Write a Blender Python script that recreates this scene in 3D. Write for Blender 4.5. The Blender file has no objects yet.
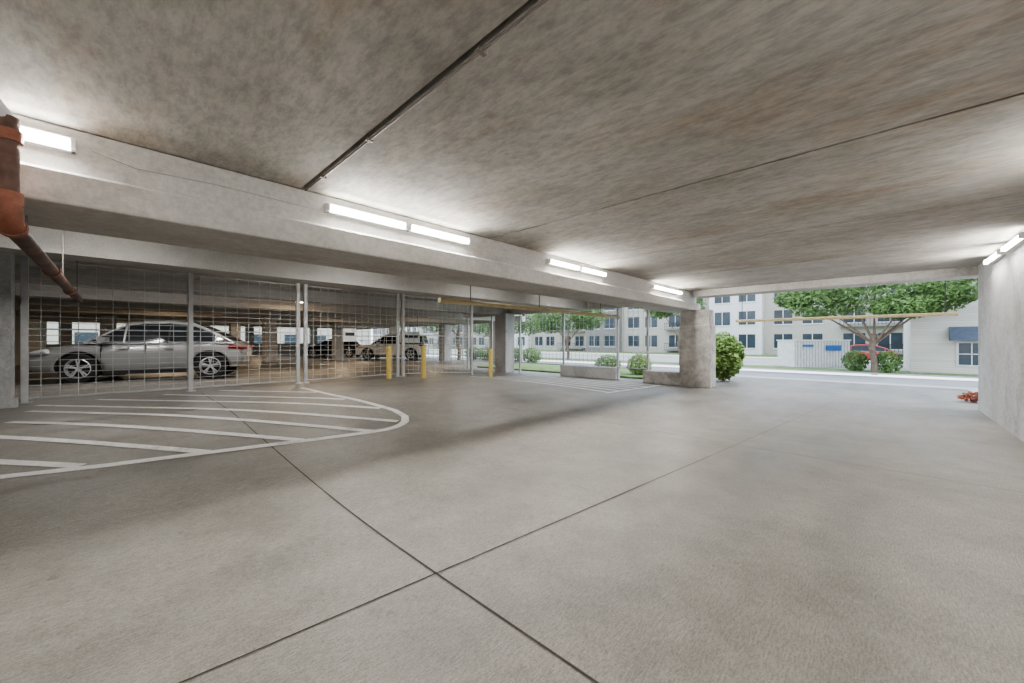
import bpy, bmesh, math, random
from mathutils import Vector, Matrix
random.seed(7)
S=bpy.context.scene
C=bpy.context.collection
try: S.view_settings.look='AgX - Medium High Contrast'
except Exception: pass

# ------------------------------------------------------------ materials
def newmat(name):
    m=bpy.data.materials.new(name); m.use_nodes=True
    nt=m.node_tree; b=nt.nodes['Principled BSDF']
    return m,nt,b
def ramp(nt,fac,stops):
    r=nt.nodes.new('ShaderNodeValToRGB'); e=r.color_ramp.elements
    while len(e)<len(stops): e.new(0.5)
    for i,(p,c) in enumerate(stops):
        e[i].position=p; e[i].color=(c[0],c[1],c[2],1)
    nt.links.new(fac,r.inputs[0]); return r.outputs[0]
def noise(nt,scale,detail=4,rough=.55,stretch=(1,1,1),rot=0,coord='Object'):
    tc=nt.nodes.new('ShaderNodeTexCoord'); mp=nt.nodes.new('ShaderNodeMapping')
    mp.inputs['Scale'].default_value=stretch; mp.inputs['Rotation'].default_value=(0,0,rot)
    n=nt.nodes.new('ShaderNodeTexNoise'); n.inputs['Scale'].default_value=scale
    n.inputs['Detail'].default_value=detail; n.inputs['Roughness'].default_value=rough
    nt.links.new(tc.outputs[coord],mp.inputs[0]); nt.links.new(mp.outputs[0],n.inputs['Vector'])
    return n.outputs['Fac']
def mix(nt,fac,a,b,mode='MIX'):
    x=nt.nodes.new('ShaderNodeMix'); x.data_type='RGBA'; x.blend_type=mode
    if isinstance(fac,(int,float)): x.inputs[0].default_value=fac
    else: nt.links.new(fac,x.inputs[0])
    for i,v in ((6,a),(7,b)):
        if isinstance(v,tuple): x.inputs[i].default_value=(v[0],v[1],v[2],1)
        else: nt.links.new(v,x.inputs[i])
    return x.outputs[2]
def bump(nt,b,h,strength,dist=.01):
    bp=nt.nodes.new('ShaderNodeBump'); bp.inputs['Strength'].default_value=strength
    bp.inputs['Distance'].default_value=dist
    nt.links.new(h,bp.inputs['Height']); nt.links.new(bp.outputs[0],b.inputs['Normal'])
def g3(v): return (v,v,v)
def simple(name,c,rough=.5,metal=0,var=.12,scale=6,coat=0):
    m,nt,b=newmat(name)
    n=noise(nt,scale)
    col=ramp(nt,n,[(.3,tuple(x*(1-var) for x in c)),(.7,tuple(min(1,x*(1+var)) for x in c))])
    nt.links.new(col,b.inputs['Base Color'])
    b.inputs['Roughness'].default_value=rough; b.inputs['Metallic'].default_value=metal
    b.inputs['Coat Weight'].default_value=coat
    return m
def emis(name,c,s):
    m,nt,b=newmat(name)
    b.inputs['Base Color'].default_value=(*c,1)
    b.inputs['Emission Color'].default_value=(*c,1); b.inputs['Emission Strength'].default_value=s
    return m
def concrete(name,light,dark,stain,scale=1.2,stretch=(1,1,1),stainfac=(.5,.7),rough=.85,bs=.25,finestretch=(1,1,1),rot=0,fine=.8,fs=60):
    m,nt,b=newmat(name)
    n1=noise(nt,scale,9,.7,stretch,rot)
    base=ramp(nt,n1,[(.36,dark),(.62,light)])
    n2=noise(nt,scale*.7,8,.78,(stretch[0]*1.3,stretch[1]*.8,stretch[2]),rot+.1)
    sf=ramp(nt,n2,[(stainfac[0],(0,0,0)),(stainfac[1],(1,1,1))])
    c=mix(nt,sf,base,stain)
    n3=noise(nt,fs,4,.7,finestretch,rot)
    c2=ramp(nt,n3,[(.36,g3(fine)),(.6,(1,1,1))])
    c=mix(nt,.9,c,c2,'MULTIPLY')
    nt.links.new(c,b.inputs['Base Color'])
    b.inputs['Roughness'].default_value=rough
    bump(nt,b,n3,bs,.006)
    return m

M={}
M['ceil']=concrete('ceiling_concrete',(.55,.53,.49),(.39,.37,.335),(.40,.32,.24),1.6,(1,.55,1),(.50,.70),.9,.3,(1,.35,1),0,.70,24)
M['wall']=concrete('wall_concrete',(.60,.605,.61),(.46,.46,.465),(.33,.325,.31),1.2,(1,1,1),(.53,.68),.85,.2,(1,1,1),0,.78,20)
M['beam']=concrete('beam_concrete',(.60,.585,.555),(.48,.465,.44),(.38,.335,.29),1.8,(.5,1,1),(.52,.72),.85,.2,(1,1,1),0,.80,25)
M['col']=concrete('column_concrete',(.52,.50,.47),(.32,.305,.29),(.19,.18,.17),5,(1,1,1),(.50,.68),.85,.35)
M['gar']=concrete('garage_concrete',(.50,.485,.46),(.38,.37,.35),(.30,.27,.24),1,(1,1,1),(.55,.85),.9,.2)
def floor_mat():
    m,nt,b=newmat('floor_broomed_concrete')
    n1=noise(nt,.5,8,.65)
    base=ramp(nt,n1,[(.36,(.275,.255,.228)),(.62,(.375,.35,.315))])
    n2=noise(nt,2.6,9,.78)
    c=mix(nt,.8,base,ramp(nt,n2,[(.36,(.72,.715,.71)),(.60,(1,1,1))]),'MULTIPLY')
    n3=noise(nt,15,2,.5)
    c=mix(nt,.45,c,ramp(nt,n3,[(.25,(.45,.43,.41)),(.30,(1,1,1))]),'MULTIPLY')
    n5=noise(nt,1.3,5,.55,(.22,1.4,1),.08)
    c=mix(nt,.6,c,ramp(nt,n5,[(.34,(.66,.655,.65)),(.58,(1,1,1))]),'MULTIPLY')
    n4=noise(nt,24,5,.8,(1,5,1),.12)
    c=mix(nt,.9,c,ramp(nt,n4,[(.38,(.62,.62,.62)),(.58,(1.0,1.0,1.0))]),'MULTIPLY')
    n6=noise(nt,110,2,.8)
    c=mix(nt,.85,c,ramp(nt,n6,[(.40,(.70,.70,.70)),(.56,(1,1,1))]),'MULTIPLY')
    nt.links.new(c,b.inputs['Base Color'])
    r=ramp(nt,n5,[(.34,g3(.36)),(.58,g3(.52))])
    nt.links.new(r,b.inputs['Roughness'])
    bump(nt,b,n4,.45,.005)
    return m
M['floor']=floor_mat()
M['drive']=concrete('driveway_concrete',(.52,.515,.50),(.43,.425,.41),(.37,.36,.34),.6)
M['asph']=concrete('road_asphalt',(.37,.37,.38),(.31,.31,.32),(.26,.26,.27),.6)
M['line']=concrete('line_paint',(.84,.83,.81),(.70,.69,.67),(.48,.46,.43),6,(1,1,1),(.55,.68),.7)
M['joint']=simple('joint_sealant',(.05,.042,.035),.8)
M['steel']=simple('galvanised_steel',(.46,.47,.48),.5,.1)
M['post']=simple('post_steel',(.46,.465,.47),.5,.1)
M['yellow']=simple('yellow_paint',(.62,.48,.15),.5)
M['barwood']=simple('clearance_bar_yellow',(.58,.48,.28),.5)
M['rust']=simple('pipe_primer_brown',(.12,.068,.052),.6,.2,.45,9)
M['orange']=simple('coupling_orange',(.22,.085,.052),.6,.1,.4,12)
M['white']=simple('white_enamel',(.78,.78,.77),.4)
M['tube']=emis('fluorescent_tube',(1,.98,.94),45)
M['warm']=emis('warm_lamp',(1,.66,.30),45)
M['glass']=simple('car_glass',(.02,.024,.028),.08,0,.1)
M['silver']=simple('paint_silver',(.36,.365,.37),.3,.35,.04,2,.5)
M['whitep']=simple('paint_white',(.8,.8,.8),.3,0,.03,2,.6)
M['black']=simple('paint_black',(.03,.03,.035),.25,.2,.05,2,.6)
M['redp']=simple('paint_red',(.5,.04,.03),.3,0,.05,2,.6)
M['rubber']=simple('tyre_rubber',(.025,.025,.025),.8)
M['rim']=simple('alloy_rim',(.55,.55,.57),.35,.4)
M['trim']=simple('black_trim',(.03,.03,.03),.5)
M['conduit']=simple('conduit_grey',(.22,.19,.17),.5,.3)
M['lamp']=simple('headlamp_lens',(.70,.73,.75),.1)
M['tail']=simple('tail_lamp',(.45,.02,.02),.2)
M['leaf']=simple('leaf_green',(.15,.245,.08),.7,0,.5,1.5)
M['leaf2']=simple('leaf_yellowgreen',(.25,.36,.11),.7,0,.4,2)
M['bark']=simple('bark',(.20,.155,.12),.9,0,.3,8)
M['grass']=simple('lawn_grass',(.19,.27,.11),.95,0,.35,3)
M['stucco']=simple('stucco_cream',(.52,.495,.45),.9,0,.05,2)
M['stucco2']=simple('stucco_grey',(.27,.26,.25),.9,0,.05,2)
M['window']=simple('window_glass',(.05,.07,.09),.15,0,.3,.5)
M['blue']=simple('sign_blue',(.05,.16,.42),.5)
M['awn']=simple('awning_slate',(.11,.14,.19),.7)
M['roof']=simple('roof_shingle',(.20,.19,.18),.9)
M['red']=simple('red_flower',(.34,.12,.07),.8,0,.4,10)
def brick():
    m,nt,b=newmat('white_brick')
    tc=nt.nodes.new('ShaderNodeTexCoord'); mp=nt.nodes.new('ShaderNodeMapping')
    mp.inputs['Rotation'].default_value=(math.radians(90),0,math.radians(90))
    br=nt.nodes.new('ShaderNodeTexBrick'); br.inputs['Scale'].default_value=4
    br.inputs['Color1'].default_value=(.76,.73,.68,1); br.inputs['Color2'].default_value=(.66,.63,.58,1)
    br.inputs['Mortar'].default_value=(.48,.47,.45,1)
    nt.links.new(tc.outputs['Object'],mp.inputs[0]); nt.links.new(mp.outputs[0],br.inputs[0])
    nt.links.new(br.outputs[0],b.inputs['Base Color']); b.inputs['Roughness'].default_value=.9
    return m
M['brick']=brick()

# ------------------------------------------------------------ mesh builder
class MB:
    def __init__(s): s.v=[];s.f=[];s.m=[];s.ms=[];s.sm=[]
    def mi(s,k):
        if k not in s.ms: s.ms.append(k)
        return s.ms.index(k)
    def add(s,vs,fs,k,smooth=False):
        o=len(s.v); s.v+= [tuple(v) for v in vs]; i=s.mi(k)
        for f in fs: s.f.append([a+o for a in f]); s.m.append(i); s.sm.append(smooth)
    def box(s,x0,x1,y0,y1,z0,z1,k,mat=None):
        vs=[Vector((x,y,z)) for z in(z0,z1) for y in(y0,y1) for x in(x0,x1)]
        if mat is not None: vs=[mat@v for v in vs]
        s.add(vs,[(0,2,3,1),(4,5,7,6),(0,1,5,4),(2,6,7,3),(0,4,6,2),(1,3,7,5)],k)
    def cyl(s,p0,p1,r,k,n=10,r1=None,caps=True):
        p0=Vector(p0);p1=Vector(p1); r1=r if r1 is None else r1
        d=(p1-p0).normalized(); a=d.orthogonal().normalized(); b=d.cross(a)
        vs=[]
        for p,rr in((p0,r),(p1,r1)):
            for i in range(n):
                t=2*math.pi*i/n; vs.append(p+a*rr*math.cos(t)+b*rr*math.sin(t))
        s.add(vs,[(i,(i+1)%n,n+(i+1)%n,n+i) for i in range(n)],k,True)
        if caps: s.add(vs,[tuple(range(n-1,-1,-1)),tuple(range(n,2*n))],k)
    def path(s,pts,r,k,n=12):
        pts=[Vector(p) for p in pts]; rings=[]
        prev=None
        for i,p in enumerate(pts):
            d=((pts[min(i+1,len(pts)-1)]-pts[max(i-1,0)])).normalized()
            a=(prev-d*prev.dot(d)).normalized() if prev else d.orthogonal().normalized()
            prev=a; b=d.cross(a)
            rings.append([p+a*r*math.cos(2*math.pi*j/n)+b*r*math.sin(2*math.pi*j/n) for j in range(n)])
        vs=[v for q in rings for v in q]; fs=[]
        for i in range(len(pts)-1):
            for j in range(n): fs.append((i*n+j,i*n+(j+1)%n,(i+1)*n+(j+1)%n,(i+1)*n+j))
        s.add(vs,fs,k,True)
        s.add(rings[0]+rings[-1],[tuple(range(n-1,-1,-1)),tuple(range(n,2*n))],k)
    def done(s,name,parent=None,mat=None,bevel=0):
        me=bpy.data.meshes.new(name); me.from_pydata(s.v,[],s.f)
        for k in s.ms: me.materials.append(M[k])
        me.polygons.foreach_set('material_index',s.m)
        me.polygons.foreach_set('use_smooth',s.sm)
        me.update()
        o=bpy.data.objects.new(name,me); C.objects.link(o)
        if mat is not None: o.matrix_world=mat
        if parent: o.parent=parent
        if bevel:
            b=o.modifiers.new('b','BEVEL'); b.width=bevel; b.segments=2; b.limit_method='ANGLE'
        return o
def empty(name,mat=Matrix()):
    e=bpy.data.objects.new(name,None); C.objects.link(e); e.matrix_world=mat; return e

# ------------------------------------------------------------ ground heights
def sm(t): t=max(0,min(1,t)); return t*t*(3-2*t)
def gz(x,y):
    return .25*sm((y-2)/5)*(1-sm((x-5)/6)) - .5*sm((x-14)/9)
H=2.52
def grid(name,x0,x1,y0,y1,step,k,off=0):
    nx=max(1,round((x1-x0)/step)); ny=max(1,round((y1-y0)/step))
    b=MB(); vs=[]
    for j in range(ny+1):
        for i in range(nx+1):
            x=x0+(x1-x0)*i/nx; y=y0+(y1-y0)*j/ny; vs.append((x,y,gz(x,y)+off))
    b.add(vs,[(j*(nx+1)+i,j*(nx+1)+i+1,(j+1)*(nx+1)+i+1,(j+1)*(nx+1)+i) for j in range(ny) for i in range(nx)],k,True)
    return b.done(name)
grid('floor',-8,15,-1.6,40,.25,'floor')
grid('driveway',15,19,-60,13.5,.5,'drive')
grid('lawn',15,19,13.5,100,.5,'grass')
grid('road',19,26,-60,100,.5,'asph',-.02)
grid('sidewalk',26,27.3,-60,100,.65,'drive',.08)
grid('lawn',27.3,30.5,-60,100,3.2,'grass',.06)
grid('parking_lot',30.5,47,-60,100,6,'drive',.02)
grid('lawn',47,140,-60,100,10,'grass',.06)
grid('lawn',-60,15,40,140,5,'grass')
grid('driveway',10.6,15,-40,-1.6,.5,'drive')
b=MB()
b.box(11.6,15,5.2,13.4,-.02,.06,'grass')
b.done('planting_bed')

# ------------------------------------------------------------ shell
b=MB()
js=[-7.9,-5.6,-3.36,-1.12,1.125,3.35,5.6,7.86,10.1,10.55]
for i in range(len(js)-1):
    b.box(js[i]+.015,js[i+1]-.015,-1.6,3.62,H,H+.25,'ceil')
b.box(-7.9,10.5,-1.6,3.62,H+.08,H+.3,'joint')
b.box(-8,11.1,3.6,13.5,H,H+.3,'gar')
b.box(-8,15,13.5,36,H,H+.3,'gar')
b.done('ceiling')
b=MB()
b.box(-7,10.45,-1.6,-1.24,-.05,H+.3,'wall')
b.done('wall_right')
b=MB(); b.box(-7.3,-7,-1.6,9.4,-.05,H+.3,'wall'); b.done('wall_back')
b=MB(); b.box(-7.3,-1.05,9.1,9.42,-.05,H+.05,'wall'); b.box(-7,-.98,8.95,9.1,0,.38,'wall'); b.done('wall_left')
b=MB(); b.box(-3.0,-2.7,9.42,34.3,-.05,H+.05,'gar'); b.done('wall_garage_side')
b=MB()
b.box(-2.7,15,34,34.25,0,1.05,'gar')
for x in (-2,2.5,7,11.5,14.8): b.box(x-.25,x+.25,33.9,34.3,0,H,'gar')
b.done('wall_garage_rear')
b=MB()
b.box(-7,11.0,3.6,4.1,2.20,H,'beam')
b.box(-7,11.0,3.5,4.35,2.02,2.22,'beam')
b.done('beam',bevel=.015)
b=MB(); b.box(10.45,10.95,-1.6,3.5,2.36,H+.3,'beam'); b.done('exit_header_beam',bevel=.015)
b=MB(); b.box(10.85,11.15,4.35,13.5,2.28,H+.3,'beam'); b.box(14.8,15.05,13.5,36,2.25,H+.3,'beam'); b.done('facade_beam')
b=MB()
for y in (7.2,10.8,14.2,17.6,21,24.5,28,31.5):
    b.box(-3,11 if y<13 else 15,y-.22,y+.22,2.24,H+.01,'gar')
b.done('garage_ceiling_beam')
b=MB()
b.cyl((1.15,-1.2,H-.007),(1.15,3.6,H-.007),.006,'conduit',8)
for y in (0.3,1.3,2.4,3.2): b.box(1.125,1.175,y-.012,y+.012,H-.014,H,'conduit')
b.done('ceiling_conduit')
b=MB()
b.path([(-.1,3.57,2.40),(.1,3.592,2.36),(.5,3.592,2.38),(1.25,3.592,2.37)],.003,'steel',6)
b.done('light_cable')

# ------------------------------------------------------------ lights
def fixture(x0,x1,y,z,face,name='fluorescent_light',watt=24):
    e=empty(name)
    b=MB(); s=face
    b.box(x0,x1,min(y,y+s*.05),max(y,y+s*.05),z-.04,z+.04,'white')
    b.cyl((x0+.02,y+s*.065,z-.005),(x1-.02,y+s*.065,z-.005),.024,'tube',12)
    b.box(x0-.005,x0+.015,min(y,y+s*.09),max(y,y+s*.09),z-.04,z+.03,'white')
    b.box(x1-.015,x1+.005,min(y,y+s*.09),max(y,y+s*.09),z-.04,z+.03,'white')
    b.done('housing',e)
    l=bpy.data.lights.new('tube_light','AREA'); l.shape='RECTANGLE'; l.size=x1-x0-.06; l.size_y=.03; l.energy=watt; l.color=(1,.97,.93)
    o=bpy.data.objects.new('tube_light',l); C.objects.link(o); o.parent=e
    o.location=((x0+x1)/2,y+s*.09,z-.03)
    o.rotation_euler=(math.radians(48)*s,0,0)
for x0 in (-.95,1.31,4.47,8.1,-4.2):  # pair left of the view is unseen, added to brighten the near floor
    fixture(x0,x0+.78,3.6,2.40,-1)
    if x0!=-.95: fixture(x0+.82,x0+1.62,3.6,2.40,-1)
for x0 in (7.2,8.35,3.9,1.0,-1.0,-3.6):  # pair by the exit is visible; others unseen, added to brighten the near end
    fixture(x0,x0+.9,-1.24,2.42,1)
def down(e,x,y,z,sx,sy,watt,col):
    l=bpy.data.lights.new('lamp','AREA'); l.shape='RECTANGLE'; l.size=sx; l.size_y=sy; l.energy=watt; l.color=col
    o=bpy.data.objects.new('lamp',l); C.objects.link(o); o.location=(x,y,z); o.parent=e
for (x,y) in [(4,13),(8,19.5),(1.5,19.5),(6,26),(12,26),(1,29.5),(11,16)]:
    e=empty('garage_ceiling_light')
    b=MB(); b.cyl((x,y,H-.06),(x,y,H),.16,'white',16); b.cyl((x,y,H-.10),(x,y,H-.06),.13,'warm',16); b.done('housing',e)
    down(e,x,y,H-.105,.2,.2,46,(1,.76,.5))
for (x0,y0,wt) in ((2.2,8.1,16),(6.5,8.1,16),(-.7,6.0,19),(2.3,6.0,19),(5.3,6.0,20),(8.3,6.0,18),(-1.2,11.7,20),(1.2,11.7,20)):  # row behind the beam and pair near the sedan: fill strips added for brightness
    e=empty('strip_and_fill_light')
    b=MB(); b.box(x0,x0+1.2,y0,y0+.1,H-.07,H,'white'); b.cyl((x0+.03,y0+.05,H-.085),(x0+1.17,y0+.05,H-.085),.018,'tube'); b.done('housing',e)
    down(e,x0+.6,y0+.05,H-.107,1.1,.03,wt,(1,.97,.93))

# ------------------------------------------------------------ column & low walls
b=MB()
b.box(10.5,10.95,3.1,3.88,0,1.62,'col')
b.box(10.56,10.92,3.14,3.86,1.6,2.03,'col')
b.box(10.6,10.95,3.88,4.95,0,.36,'col')
b.done('concrete_column',bevel=.02)
b=MB(); b.box(10.85,11.15,5.95,8.1,0,.38,'wall'); b.done('low_wall',bevel=.02)
for (x,y) in [(13.8,14.4),(14.6,20),(14.6,26.5),(5,20.5),(5,28),(10.7,10.7),(-.2,24),(9.5,24)]:
    b=MB(); b.box(x-.25,x+.25,y-.3,y+.3,-.02,2.3,'wall'); b.done('garage_column',bevel=.02)

# ------------------------------------------------------------ fences
def fence(name,p0,p1,ztop,posts,dh=.1,dv=.2,r=.005,pr=.035,base=.07,mid=True):
    b=MB(); p0=Vector((*p0,0));p1=Vector((*p1,0)); L=(p1-p0).length; d=(p1-p0)/L
    n=int(L/dv)
    for i in range(n+1):
        p=p0+d*(L*i/n); z=gz(p.x,p.y)
        b.cyl((p.x,p.y,z+base),(p.x,p.y,ztop),r*1.1,'steel',4,caps=False)
    zs=[gz((p0+d*t*L).x,(p0+d*t*L).y)+base for t in (0,.25,.5,.75,1)]
    m=int((ztop-min(zs))/dh)
    for j in range(m+1):
        rr=.02 if j in(0,m) else (.016 if mid and j==m//2 else r)
        for q in range(4):
            a=p0+d*L*q/4; c=p0+d*L*(q+1)/4; f=j/m
            b.cyl((a.x,a.y,zs[q]*(1-f)+ztop*f),(c.x,c.y,zs[q+1]*(1-f)+ztop*f),rr,'steel',4,caps=False)
    for t in posts:
        p=p0+d*t; z=gz(p.x,p.y)
        b.box(p.x-pr,p.x+pr,p.y-pr,p.y+pr,z-.02,ztop+.04,'post')
        b.box(p.x-pr*2,p.x+pr*2,p.y-pr*2,p.y+pr*2,z-.02,z+.015,'post')
    return b
fence('security_fence',(-1.0,9.46),(2.9,9.46),2.47,[.04,2.0,3.86],.095,.19,.0068).done('security_fence')
b=fence('security_gate',(3.02,9.46),(5.34,9.46),2.47,[.0,2.32],.11,.16,.0068)
b.box(3.85,4.17,9.40,9.42,1.2,1.52,'white'); b.box(3.9,4.12,9.395,9.40,1.34,1.42,'trim')
b.done('security_gate')
fence('security_fence',(5.5,9.46),(7.97,9.46),2.47,[.0,2.45],.11,.16,.0068).done('security_fence')
fence('perimeter_fence',(11,4.95),(11,13.4),2.27,[.02,1.0,3.1,5.2,6.8,8.4],.16,.16,.005,.03,.38,False).done('perimeter_fence')
fence('perimeter_fence',(14.9,13.6),(14.9,33),1.3,[.02,5,10,15,19],.16,.2,.005,.03,.05,False).done('perimeter_fence')

b=MB()
b.cyl((10.97,-1.06,1.72),(10.97,2.64,1.72),.035,'barwood',12)
for y in (-.9,2.5): b.cyl((10.97,y,1.74),(10.97,y,2.5),.008,'trim',6)
b.done('clearance_bar')
b=MB()
b.cyl((3.9,5.5,1.92),(10.2,5.5,1.92),.045,'barwood',12)
for x in (4.6,6.6,9.2): b.cyl((x,5.5,1.95),(x,5.5,H),.01,'trim',6)
b.done('clearance_bar')
for (x,y,h) in [(5.6,8.6,.85),(4.86,9.05,.85),(7.9,8.5,.85)]:
    b=MB(); z=gz(x,y)
    b.cyl((x,y,z-.03),(x,y,z+h-.03),.065,'yellow',18); b.cyl((x,y,z+h-.03),(x,y,z+h),.065,'yellow',18,.035)
    b.done('bollard')

# ------------------------------------------------------------ rusty pipe
b=MB()
b.path([(-.62,3.30,2.50),(-.45,3.34,2.46),(-.4,3.36,2.38),(-.4,3.36,2.0)],.042,'steel',16)
b.path([(-.4,3.36,2.40),(-.4,3.36,1.93),(-.4,3.375,1.88),(-.4,3.42,1.845),(-.4,3.5,1.84),(-.4,9.3,1.86)],.044,'rust',16)
for z0,z1 in ((2.27,2.33),(1.93,2.00)): b.cyl((-.4,3.36,z0),(-.4,3.36,z1),.056,'orange',18)
b.path([(-.4,3.36,1.95),(-.4,3.36,1.92),(-.4,3.375,1.875),(-.4,3.41,1.845),(-.4,3.47,1.84)],.053,'orange',16)
b.cyl((-.4,3.45,1.84),(-.4,3.52,1.84),.058,'orange',18)
for y in (5.4,7.4): b.cyl((-.4,y,1.845),(-.4,y+.08,1.845),.055,'orange',16)
for y in (4.0,6.5,8.8): b.cyl((-.4,y,1.88),(-.4,y,2.5 if y>4.4 else 2.03),.006,'conduit',6)
b.done('drain_pipe')

# ------------------------------------------------------------ floor markings
def strip(b,pts,w,k,off=.004):
    P=[Vector((p[0],p[1])) for p in pts]; Q=[P[0]]
    for a,c in zip(P,P[1:]):
        n=max(1,int((c-a).length/.2))
        for i in range(1,n+1): Q.append(a.lerp(c,i/n))
    vs=[]
    for i,p in enumerate(Q):
        d=(Q[min(i+1,len(Q)-1)]-Q[max(0,i-1)]).normalized(); n=Vector((-d.y,d.x))*w/2
        for s in(1,-1):
            q=p+n*s; vs.append((q.x,q.y,gz(q.x,q.y)+off))
    b.add(vs,[(2*i,2*i+1,2*i+3,2*i+2) for i in range(len(Q)-1)],k)
b=MB()
strip(b,[(-.88,4.94),(-.61,4.88),(-.09,4.75),(.63,4.63),(1.38,4.49),(2.11,4.38),(2.3,4.37),(2.44,4.4),(2.58,4.47),(2.69,4.57),(2.82,4.8),(2.88,5.19),(2.81,5.83),(2.68,6.91),(2.65,8.55)],.10,'line')
for q in [((-1.02,5.69),(-.2,4.84)),((-1.09,6.71),(.62,4.64)),((-.87,7.37),(1.41,4.51)),((-.82,8.33),(2.14,4.4)),((-.80,9.0),(2.61,4.62)),((-.2,9.2),(2.77,5.42)),((.6,9.2),(2.64,6.38)),((1.4,9.2),(2.62,7.54))]:
    strip(b,q,.10,'line',.0055)
for i in range(6):
    x=7.6+i*.5; strip(b,[(x,4.3),(x-.35,8.7)],.13,'line',.006)
strip(b,[(7.45,4.3),(10.3,4.3)],.11,'line',.0065)
b.done('parking_line_markings')
b=MB()
strip(b,[(1.22,-1.2),(1.15,1.7),(1.1,5.2),(1.1,9)],.010,'joint',.003)
strip(b,[(-6,2.25),(.15,1.77),(4.3,1.28)],.008,'joint',.003)
strip(b,[(4.3,1.28),(10.4,.6)],.004,'joint',.003)
strip(b,[(5.0,-1.2),(5.0,3)],.006,'joint',.003)
b.done('floor_joint')

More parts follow.
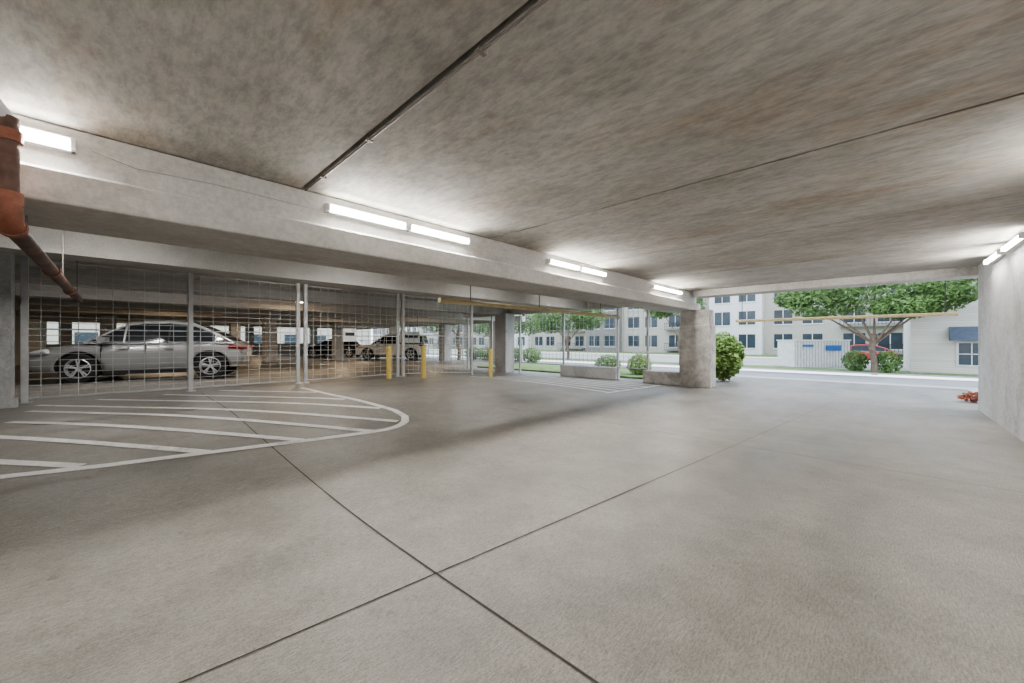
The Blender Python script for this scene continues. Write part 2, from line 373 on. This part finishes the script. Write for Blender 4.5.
# ------------------------------------------------------------ cars
def loft(b,rings,k,fm=None):
    n=len(rings[0]); vs=[v for r in rings for v in r]
    for i in range(len(rings)-1):
        for j in range(n-1):
            kk=fm(i,j) if fm else k
            o=[vs[i*n+j],vs[i*n+j+1],vs[(i+1)*n+j+1],vs[(i+1)*n+j]]
            b.add(o,[(0,1,2,3)],kk,True)
def car(name,kind,paint,loc,heading,L=4.6,W=1.82,Ht=1.45,wb=2.75,wo=.02):
    e=empty(name,Matrix.Translation(loc)@Matrix.Rotation(heading,4,'Z'))
    hw=W/2; suv=kind=='suv'
    bz=1.08 if suv else .95
    if suv:
        st=[(-.5,.45,.85,.80),(-.485,.30,bz,.92),(-.42,.26,bz+.02,.98),(-.25,.24,bz+.01,1),(0,.24,bz,1),(.18,.24,bz-.01,1),(.27,.24,bz-.03,.99),(.40,.26,bz-.10,.96),(.475,.3,bz-.22,.9),(.5,.4,.72,.78)]
        gh=[(-.49,bz),(-.455,Ht-.10),(-.40,Ht-.03),(-.2,Ht),(0,Ht),(.08,Ht-.04),(.26,bz-.03)]
    else:
        st=[(-.5,.42,.70,.76),(-.487,.30,.88,.87),(-.43,.25,.955,.95),(-.3,.22,.965,.99),(-.1,.2,.94,1),(.1,.2,.92,1),(.25,.2,.91,.99),(.36,.21,.85,.97),(.45,.24,.74,.91),(.49,.3,.64,.80),(.5,.36,.56,.70)]
        gh=[(-.45,.95),(-.35,1.20),(-.24,Ht-.05),(-.12,Ht),(.01,Ht-.01),(.08,Ht-.07),(.25,.90)]
    rings=[]
    for x,zl,zb,w in st:
        w*=hw; h=zb-zl
        half=[(w*.86,zl),(w*.97,zl+.10*h),(w,zl+.35*h),(w*.985,zl+.66*h),(w*.97,zl+.72*h),(w*.93,zl+.90*h),(w*.82,zl+h),(w*.4,zl+h+.02)]
        ring=[(x*L,-yy,z) for yy,z in half]+[(x*L,yy,z) for yy,z in reversed(half)]
        ring.append(ring[0]); rings.append(ring)
    bm=bmesh.new(); n=len(rings[0])-1
    V=[[bm.verts.new(p) for p in r[:-1]] for r in rings]
    for i in range(len(V)-1):
        for j in range(n): bm.faces.new((V[i][j],V[i][(j+1)%n],V[i+1][(j+1)%n],V[i+1][j]))
    bm.faces.new(V[0][::-1]); bm.faces.new(V[-1])
    bmesh.ops.recalc_face_normals(bm,faces=bm.faces)
    me=bpy.data.meshes.new('body'); bm.to_mesh(me); bm.free()
    for p in me.polygons: p.use_smooth=True
    me.materials.append(M[paint]); me.materials.append(M['trim'])
    o=bpy.data.objects.new('body',me); C.objects.link(o)
    ss=o.modifiers.new('s','SUBSURF'); ss.levels=2; ss.render_levels=2
    R=.37 if suv else .335
    wx=[(.5*wb+wo),(-.5*wb+wo)]
    cut=MB()
    for x in wx:
        for s in(1,-1): cut.cyl((x,s*(hw-.28),R),(x,s*(hw+.2),R),R+.055,'trim',40)
    co=cut.done('cut')
    bo=o.modifiers.new('b','BOOLEAN'); bo.object=co; bo.operation='DIFFERENCE'; bo.solver='EXACT'
    dg=bpy.context.evaluated_depsgraph_get()
    me2=bpy.data.meshes.new_from_object(o.evaluated_get(dg))
    o.modifiers.clear(); o.data=me2
    bpy.data.objects.remove(co)
    o.parent=e
    g=MB(); gr=[]
    for x,z in gh:
        t=max(0,min(1,(z-.9)/(Ht-.9)))
        wt=hw*(.90-.24*t); wbm=hw*.90
        zb=(bz-.04)
        pts=[(wbm,zb),(wt+.0,max(zb,z-.07)),(wt*.9,max(zb+.005,z-.015)),(wt*.5,max(zb+.01,z))]
        ring=[(x*L,-y,zz) for y,zz in pts]+[(x*L,y,zz) for y,zz in reversed(pts)]
        gr.append(ring)
    last=len(gr)-2
    def fm(i,j):
        if j in(0,6): return 'glass'
        if i in((0,) if suv else (0,1)) or i==last: return 'glass' if j in(2,3,4) else paint
        return paint
    loft(g,gr,paint,fm)
    def pil(i,r=.025):
        for a,c in ((0,1),(7,6)):
            g.cyl(gr[i][a],gr[i][c],r,'trim' if i==3 else paint,6)
    for i in (1,3,last): pil(i)
    for a in (1,6): g.path([gr[i][a] for i in range(len(gr))],.028,paint,6)
    for a in (0,7): g.cyl(gr[0][a],gr[-1][a],.016,'rim',6)
    g.done('greenhouse',e)
    for x in wx:
        for s in(1,-1):
            w=MB(); prof=[(R*.62,.0),(R*.66,.01),(R*.93,.0),(R,.03),(R,.19),(R*.93,.22),(R*.6,.22)]
            nn=32; yo=s*(hw-.01)
            rr=[]
            for k in range(nn+1):
                t=2*math.pi*k/nn
                rr.append([(x+pr*math.cos(t),yo-s*py,R+pr*math.sin(t)) for pr,py in prof])
            loft(w,rr,'rubber')
            rr=[[(x+pr*math.cos(2*math.pi*k/nn),yo-s*py,R+pr*math.sin(2*math.pi*k/nn)) for pr,py in [(R*.67,.01),(R*.62,.0),(R*.59,.03),(R*.58,.12)]] for k in range(nn+1)]
            loft(w,rr,'rim')
            w.cyl((x,yo-s*.1,R),(x,yo-s*.14,R),R*.62,'trim',24)
            w.cyl((x,yo-s*.02,R),(x,yo-s*.1,R),R*.14,'rim',16)
            for k in range(5):
                for dd in(-.14,.14):
                    t=2*math.pi*k/5+.3
                    p0=Vector((x+R*.1*math.cos(t),yo-s*.03,R+R*.1*math.sin(t))); p1=Vector((x+R*.62*math.cos(t+dd),yo-s*.02,R+R*.62*math.sin(t+dd)))
                    w.cyl(p0,p1,.017,'rim',6)
            w.done('wheel',e)
    t=MB()
    zl=bz-.25
    for s in(1,-1):
        t.path([(L*.488,s*hw*.50,zl-.06),(L*.470,s*hw*.74,zl-.03),(L*.43,s*hw*.90,zl+.0),(L*.385,s*hw*.955,zl+.03)],.055,'lamp',10)
        t.path([(-L*.495,s*hw*.45,bz-.17),(-L*.488,s*hw*.78,bz-.15),(-L*.455,s*hw*.93,bz-.14),(-L*.42,s*hw*.965,bz-.13)],.045,'tail',8)
        t.box(L*.14,L*.175,min(s*hw*.9,s*hw*1.12),max(s*hw*.9,s*hw*1.12),bz-.02,bz+.10,paint)
        for xx in (-.13,.08): t.box(L*xx-.09,L*xx+.09,min(s*hw*.96,s*hw*1.01),max(s*hw*.96,s*hw*1.01),bz-.17,bz-.145,'rim')
        t.box(-wb*.5+wo+R+.1,wb*.5+wo-R-.08,min(s*hw*.9,s*hw*.985),max(s*hw*.9,s*hw*.985),.19,.27,'trim')
        for xx in (-.02,.17): t.box(L*xx-.004,L*xx+.004,min(s*hw*.9,s*hw*1.001),max(s*hw*.9,s*hw*1.001),.32,bz-.08,'trim')
    t.box(L*.47,L*.503,-hw*.45,hw*.45,.44,.60,'trim')
    t.box(L*.46,L*.495,-hw*.6,hw*.6,.27,.36,'trim')
    t.box(-L*.503,-L*.49,-.26,.26,.55,.67,'whitep')
    t.done('trim',e)
    return e
car('sedan','sedan','silver',(.72,13.5,gz(.7,13.5)),math.radians(160),4.05,1.8,1.48,2.4,-.13)
car('suv','suv','whitep',(13.0,23.6,0),math.radians(-45+180),4.6,1.9,1.7,2.8)
car('sedan','sedan','black',(11.9,30.4,0),math.radians(135),4.6,1.8,1.45,2.75)
car('sedan','sedan','redp',(42,1.3,gz(42,1)+.02),math.radians(90),4.6,1.8,1.45,2.75)

b=MB(); b.box(8.0,8.9,13.95,14.0,1.15,1.6,'white'); b.box(8.1,8.8,13.94,13.95,1.35,1.5,'trim')
for x in (8.1,8.8): b.cyl((x,13.98,1.6),(x,13.98,2.3),.008,'trim',6)
b.done('hanging_sign')

# ------------------------------------------------------------ vegetation
def leaves(b,c,r,n,k,size):
    for _ in range(n):
        while True:
            p=Vector([random.uniform(-1,1) for _ in range(3)])
            if .3<p.length<1: break
        q=Vector((c[0]+p.x*r[0],c[1]+p.y*r[1],c[2]+p.z*r[2]))
        a=Vector([random.gauss(0,1) for _ in range(3)]).normalized(); d=a.orthogonal().normalized()
        s=size*random.uniform(.6,1.3)
        b.add([q-a*s,q+d*s*.45,q+a*s,q-d*s*.45],[(0,1,2,3)],k)
def tree(name,x,y,h,blobs,r=.16,k='leaf',n=900,size=.16):
    b=MB(); z=gz(x,y)
    b.path([(x,y,z-.05),(x+.05,y,z+h*.3),(x-.05,y+.1,z+h*.65),(x,y,z+h)],r,'bark',10)
    for bx,by,bz_,rx,ry,rz in blobs:
        c=(x+bx,y+by,z+bz_)
        b.cyl((x,y,z+h*.75),c,r*.5,'bark',6,r*.12)
        leaves(b,c,(rx,ry,rz),n,k,size)
    return b.done(name)
tree('oak_tree',27.6,.2,2.1,[(0,0,4.1,1.8,2.2,1.1),(-.4,2.2,3.8,1.5,1.6,.9),(.4,-2.0,3.9,1.5,1.5,.9),(-.6,1.2,4.9,1.8,2.2,1.0),(0,3.4,4.2,1.1,1.0,.6),(-.2,-3.0,4.5,1.4,1.5,1),(-.8,-1,3.4,1.1,1.2,.6)],.14,n=1500,size=.12)
tree('street_tree',28.4,20.3,2.2,[(0,0,4.0,2,2.2,1.5),(0,2.2,3.6,1.6,1.6,1.2),(.5,-1.8,3.8,1.6,1.6,1.1)],.13,n=1800,size=.14)
tree('street_tree',29,29,2.2,[(0,0,4,2.6,3,1.8),(0,3,3.6,2,2,1.4),(.5,-2.8,3.6,2,2,1.3)],.15,n=1800,size=.15)
tree('street_tree',28.4,10.4,2.4,[(0,0,4.6,1.6,1.8,1.1),(0,1.5,4.2,1.2,1.2,.8)],.10,n=1300,size=.13)
tree('street_tree',17.3,22,2.2,[(0,0,4,2.2,2.6,1.7),(0,2.5,3.4,2,2,1.4)],.14,n=1800,size=.13)
def shrub(name,x,y,r,h,k='leaf',n=700,size=.07):
    b=MB(); z=gz(x,y)
    b.cyl((x,y,z-.02),(x,y,z+h*.6),.03,'bark',6)
    leaves(b,(x,y,z+h*.52),(r,r,h*.5),n,k,size); b.done(name)
shrub('bush',12.9,3.45,.55,1.45,'leaf2',2800,.08)
shrub('bush',12.6,6.0,.42,.75,'leaf2',1500,.05)
shrub('bush',12.9,7.4,.5,.7,'leaf',1500,.05)
for i in range(5): shrub('hedge',16.8,14.6+i*1.3,.62,.95,'leaf',1200,.07)
for i,y in enumerate((1.0,-.3)): shrub('hedge',29.0-i*.9,y,.6,1.2,'leaf',1000,.08)
shrub('flowering_bush',11.75,-1.35,.22,.2,'red',260,.04)
shrub('bush',28,9.0,1.0,1.6,'leaf',1500,.09)

# ------------------------------------------------------------ buildings
b=MB()
b.box(29.6,38,-14,-1.2,-.6,5.2,'brick'); b.box(29.3,38.3,-14.3,-.9,5.2,5.5,'roof')
for y in (-3.3,-6.5,-9.6):
    b.box(29.54,29.62,y-.5,y+.5,-.05,1.2,'white'); b.box(29.52,29.56,y-.42,y+.42,.03,1.12,'window')
    b.box(29.50,29.54,y-.02,y+.02,.03,1.12,'white'); b.box(29.50,29.54,y-.42,y+.42,.55,.59,'white')
    b.add([(29.58,y-.75,1.95),(29.58,y+.75,1.95),(28.9,y+.75,1.25),(28.9,y-.75,1.25)],[(0,1,2,3)],'awn')
    b.add([(29.58,y-.75,1.95),(28.9,y-.75,1.25),(29.58,y-.75,1.25),(29.58,y+.75,1.95),(28.9,y+.75,1.25),(29.58,y+.75,1.25)],[(0,1,2),(3,5,4)],'awn')
b.done('brick_house')
b=MB(); X=56
b.box(X,X+14,-30,110,-.5,13,'stucco')
y=-28
i=0
while y<108:
    pj=i%3==0
    if pj: b.box(X-1,X,y,y+6,-.5,13.5,'stucco2' if i%2 else 'white')
    for fl in range(4):
        z=.4+fl*2.9; xx=X-1.0 if pj else X
        for a0,a1 in ((.7,2.5),(3.5,5.3)):
            b.box(xx-.06,xx,y+a0,y+a1,z,z+1.7,'window')
            b.box(xx-.1,xx,y+a0-.1,y+a1+.1,z-.12,z,'white'); b.box(xx-.09,xx,y+(a0+a1)/2-.04,y+(a0+a1)/2+.04,z,z+1.7,'white')
        if i%3==1:
            b.box(X-1.1,X,y+.4,y+5.6,z-.5,z-.35,'stucco2')
            for q in range(18): b.box(X-1.08,X-1.04,y+.4+q*.3,y+.44+q*.3,z-.35,z+.5,'trim')
            b.box(X-1.1,X-1.02,y+.4,y+5.6,z+.5,z+.56,'trim')
    y+=6.4; i+=1
b.done('apartment_building')
b=MB(); b.box(-20,30,62,74,-.3,9,'stucco')
for i in range(12):
    for fl in range(3): b.box(-19+i*4,-17.3+i*4,61.9,62.01,.6+fl*2.9,2.2+fl*2.9,'window')
b.done('apartment_building')
T=Matrix.Translation((32,2.7,-.5))@Matrix.Rotation(math.atan2(1.4-3.9,33.1-30.7),4,'Z')
b=MB(); b.box(-1.8,1.8,0,1.6,.03,1.75,'white')
for i in range(19): b.box(-1.8+i*.19,-1.77+i*.19,-.03,.0,.05,1.72,'steel')
b.box(-1.85,1.85,-.05,1.65,1.75,1.82,'white')
b.box(.2,1.2,-.06,-.03,1.1,1.45,'blue'); b.box(-1.3,-.6,-.06,-.03,1.35,1.5,'blue')
b.done('storage_shed',mat=T)

# ------------------------------------------------------------ world / sun / camera
w=bpy.data.worlds.new('World'); S.world=w; w.use_nodes=True
nt=w.node_tree; bg=nt.nodes['Background']
tc=nt.nodes.new('ShaderNodeTexCoord'); sx=nt.nodes.new('ShaderNodeSeparateXYZ'); nt.links.new(tc.outputs['Generated'],sx.inputs[0])
col=ramp(nt,sx.outputs['Z'],[(.0,(.93,.96,1)),(.6,(.70,.82,1))])
nt.links.new(col,bg.inputs[0]); bg.inputs[1].default_value=2.7
sl=bpy.data.lights.new('sun','SUN'); sl.energy=1.6; sl.angle=math.radians(15); sl.color=(1,.96,.9)
so=bpy.data.objects.new('sun',sl); C.objects.link(so); so.rotation_euler=(math.radians(40),math.radians(25),0)
cam=bpy.data.cameras.new('camera'); cam.sensor_width=36; cam.lens=13.43; cam.clip_start=.02; cam.clip_end=500
co=bpy.data.objects.new('camera',cam); C.objects.link(co)
co.location=(0,0,1.2); co.rotation_euler=(math.radians(90),0,math.radians(-46.1))
S.camera=co
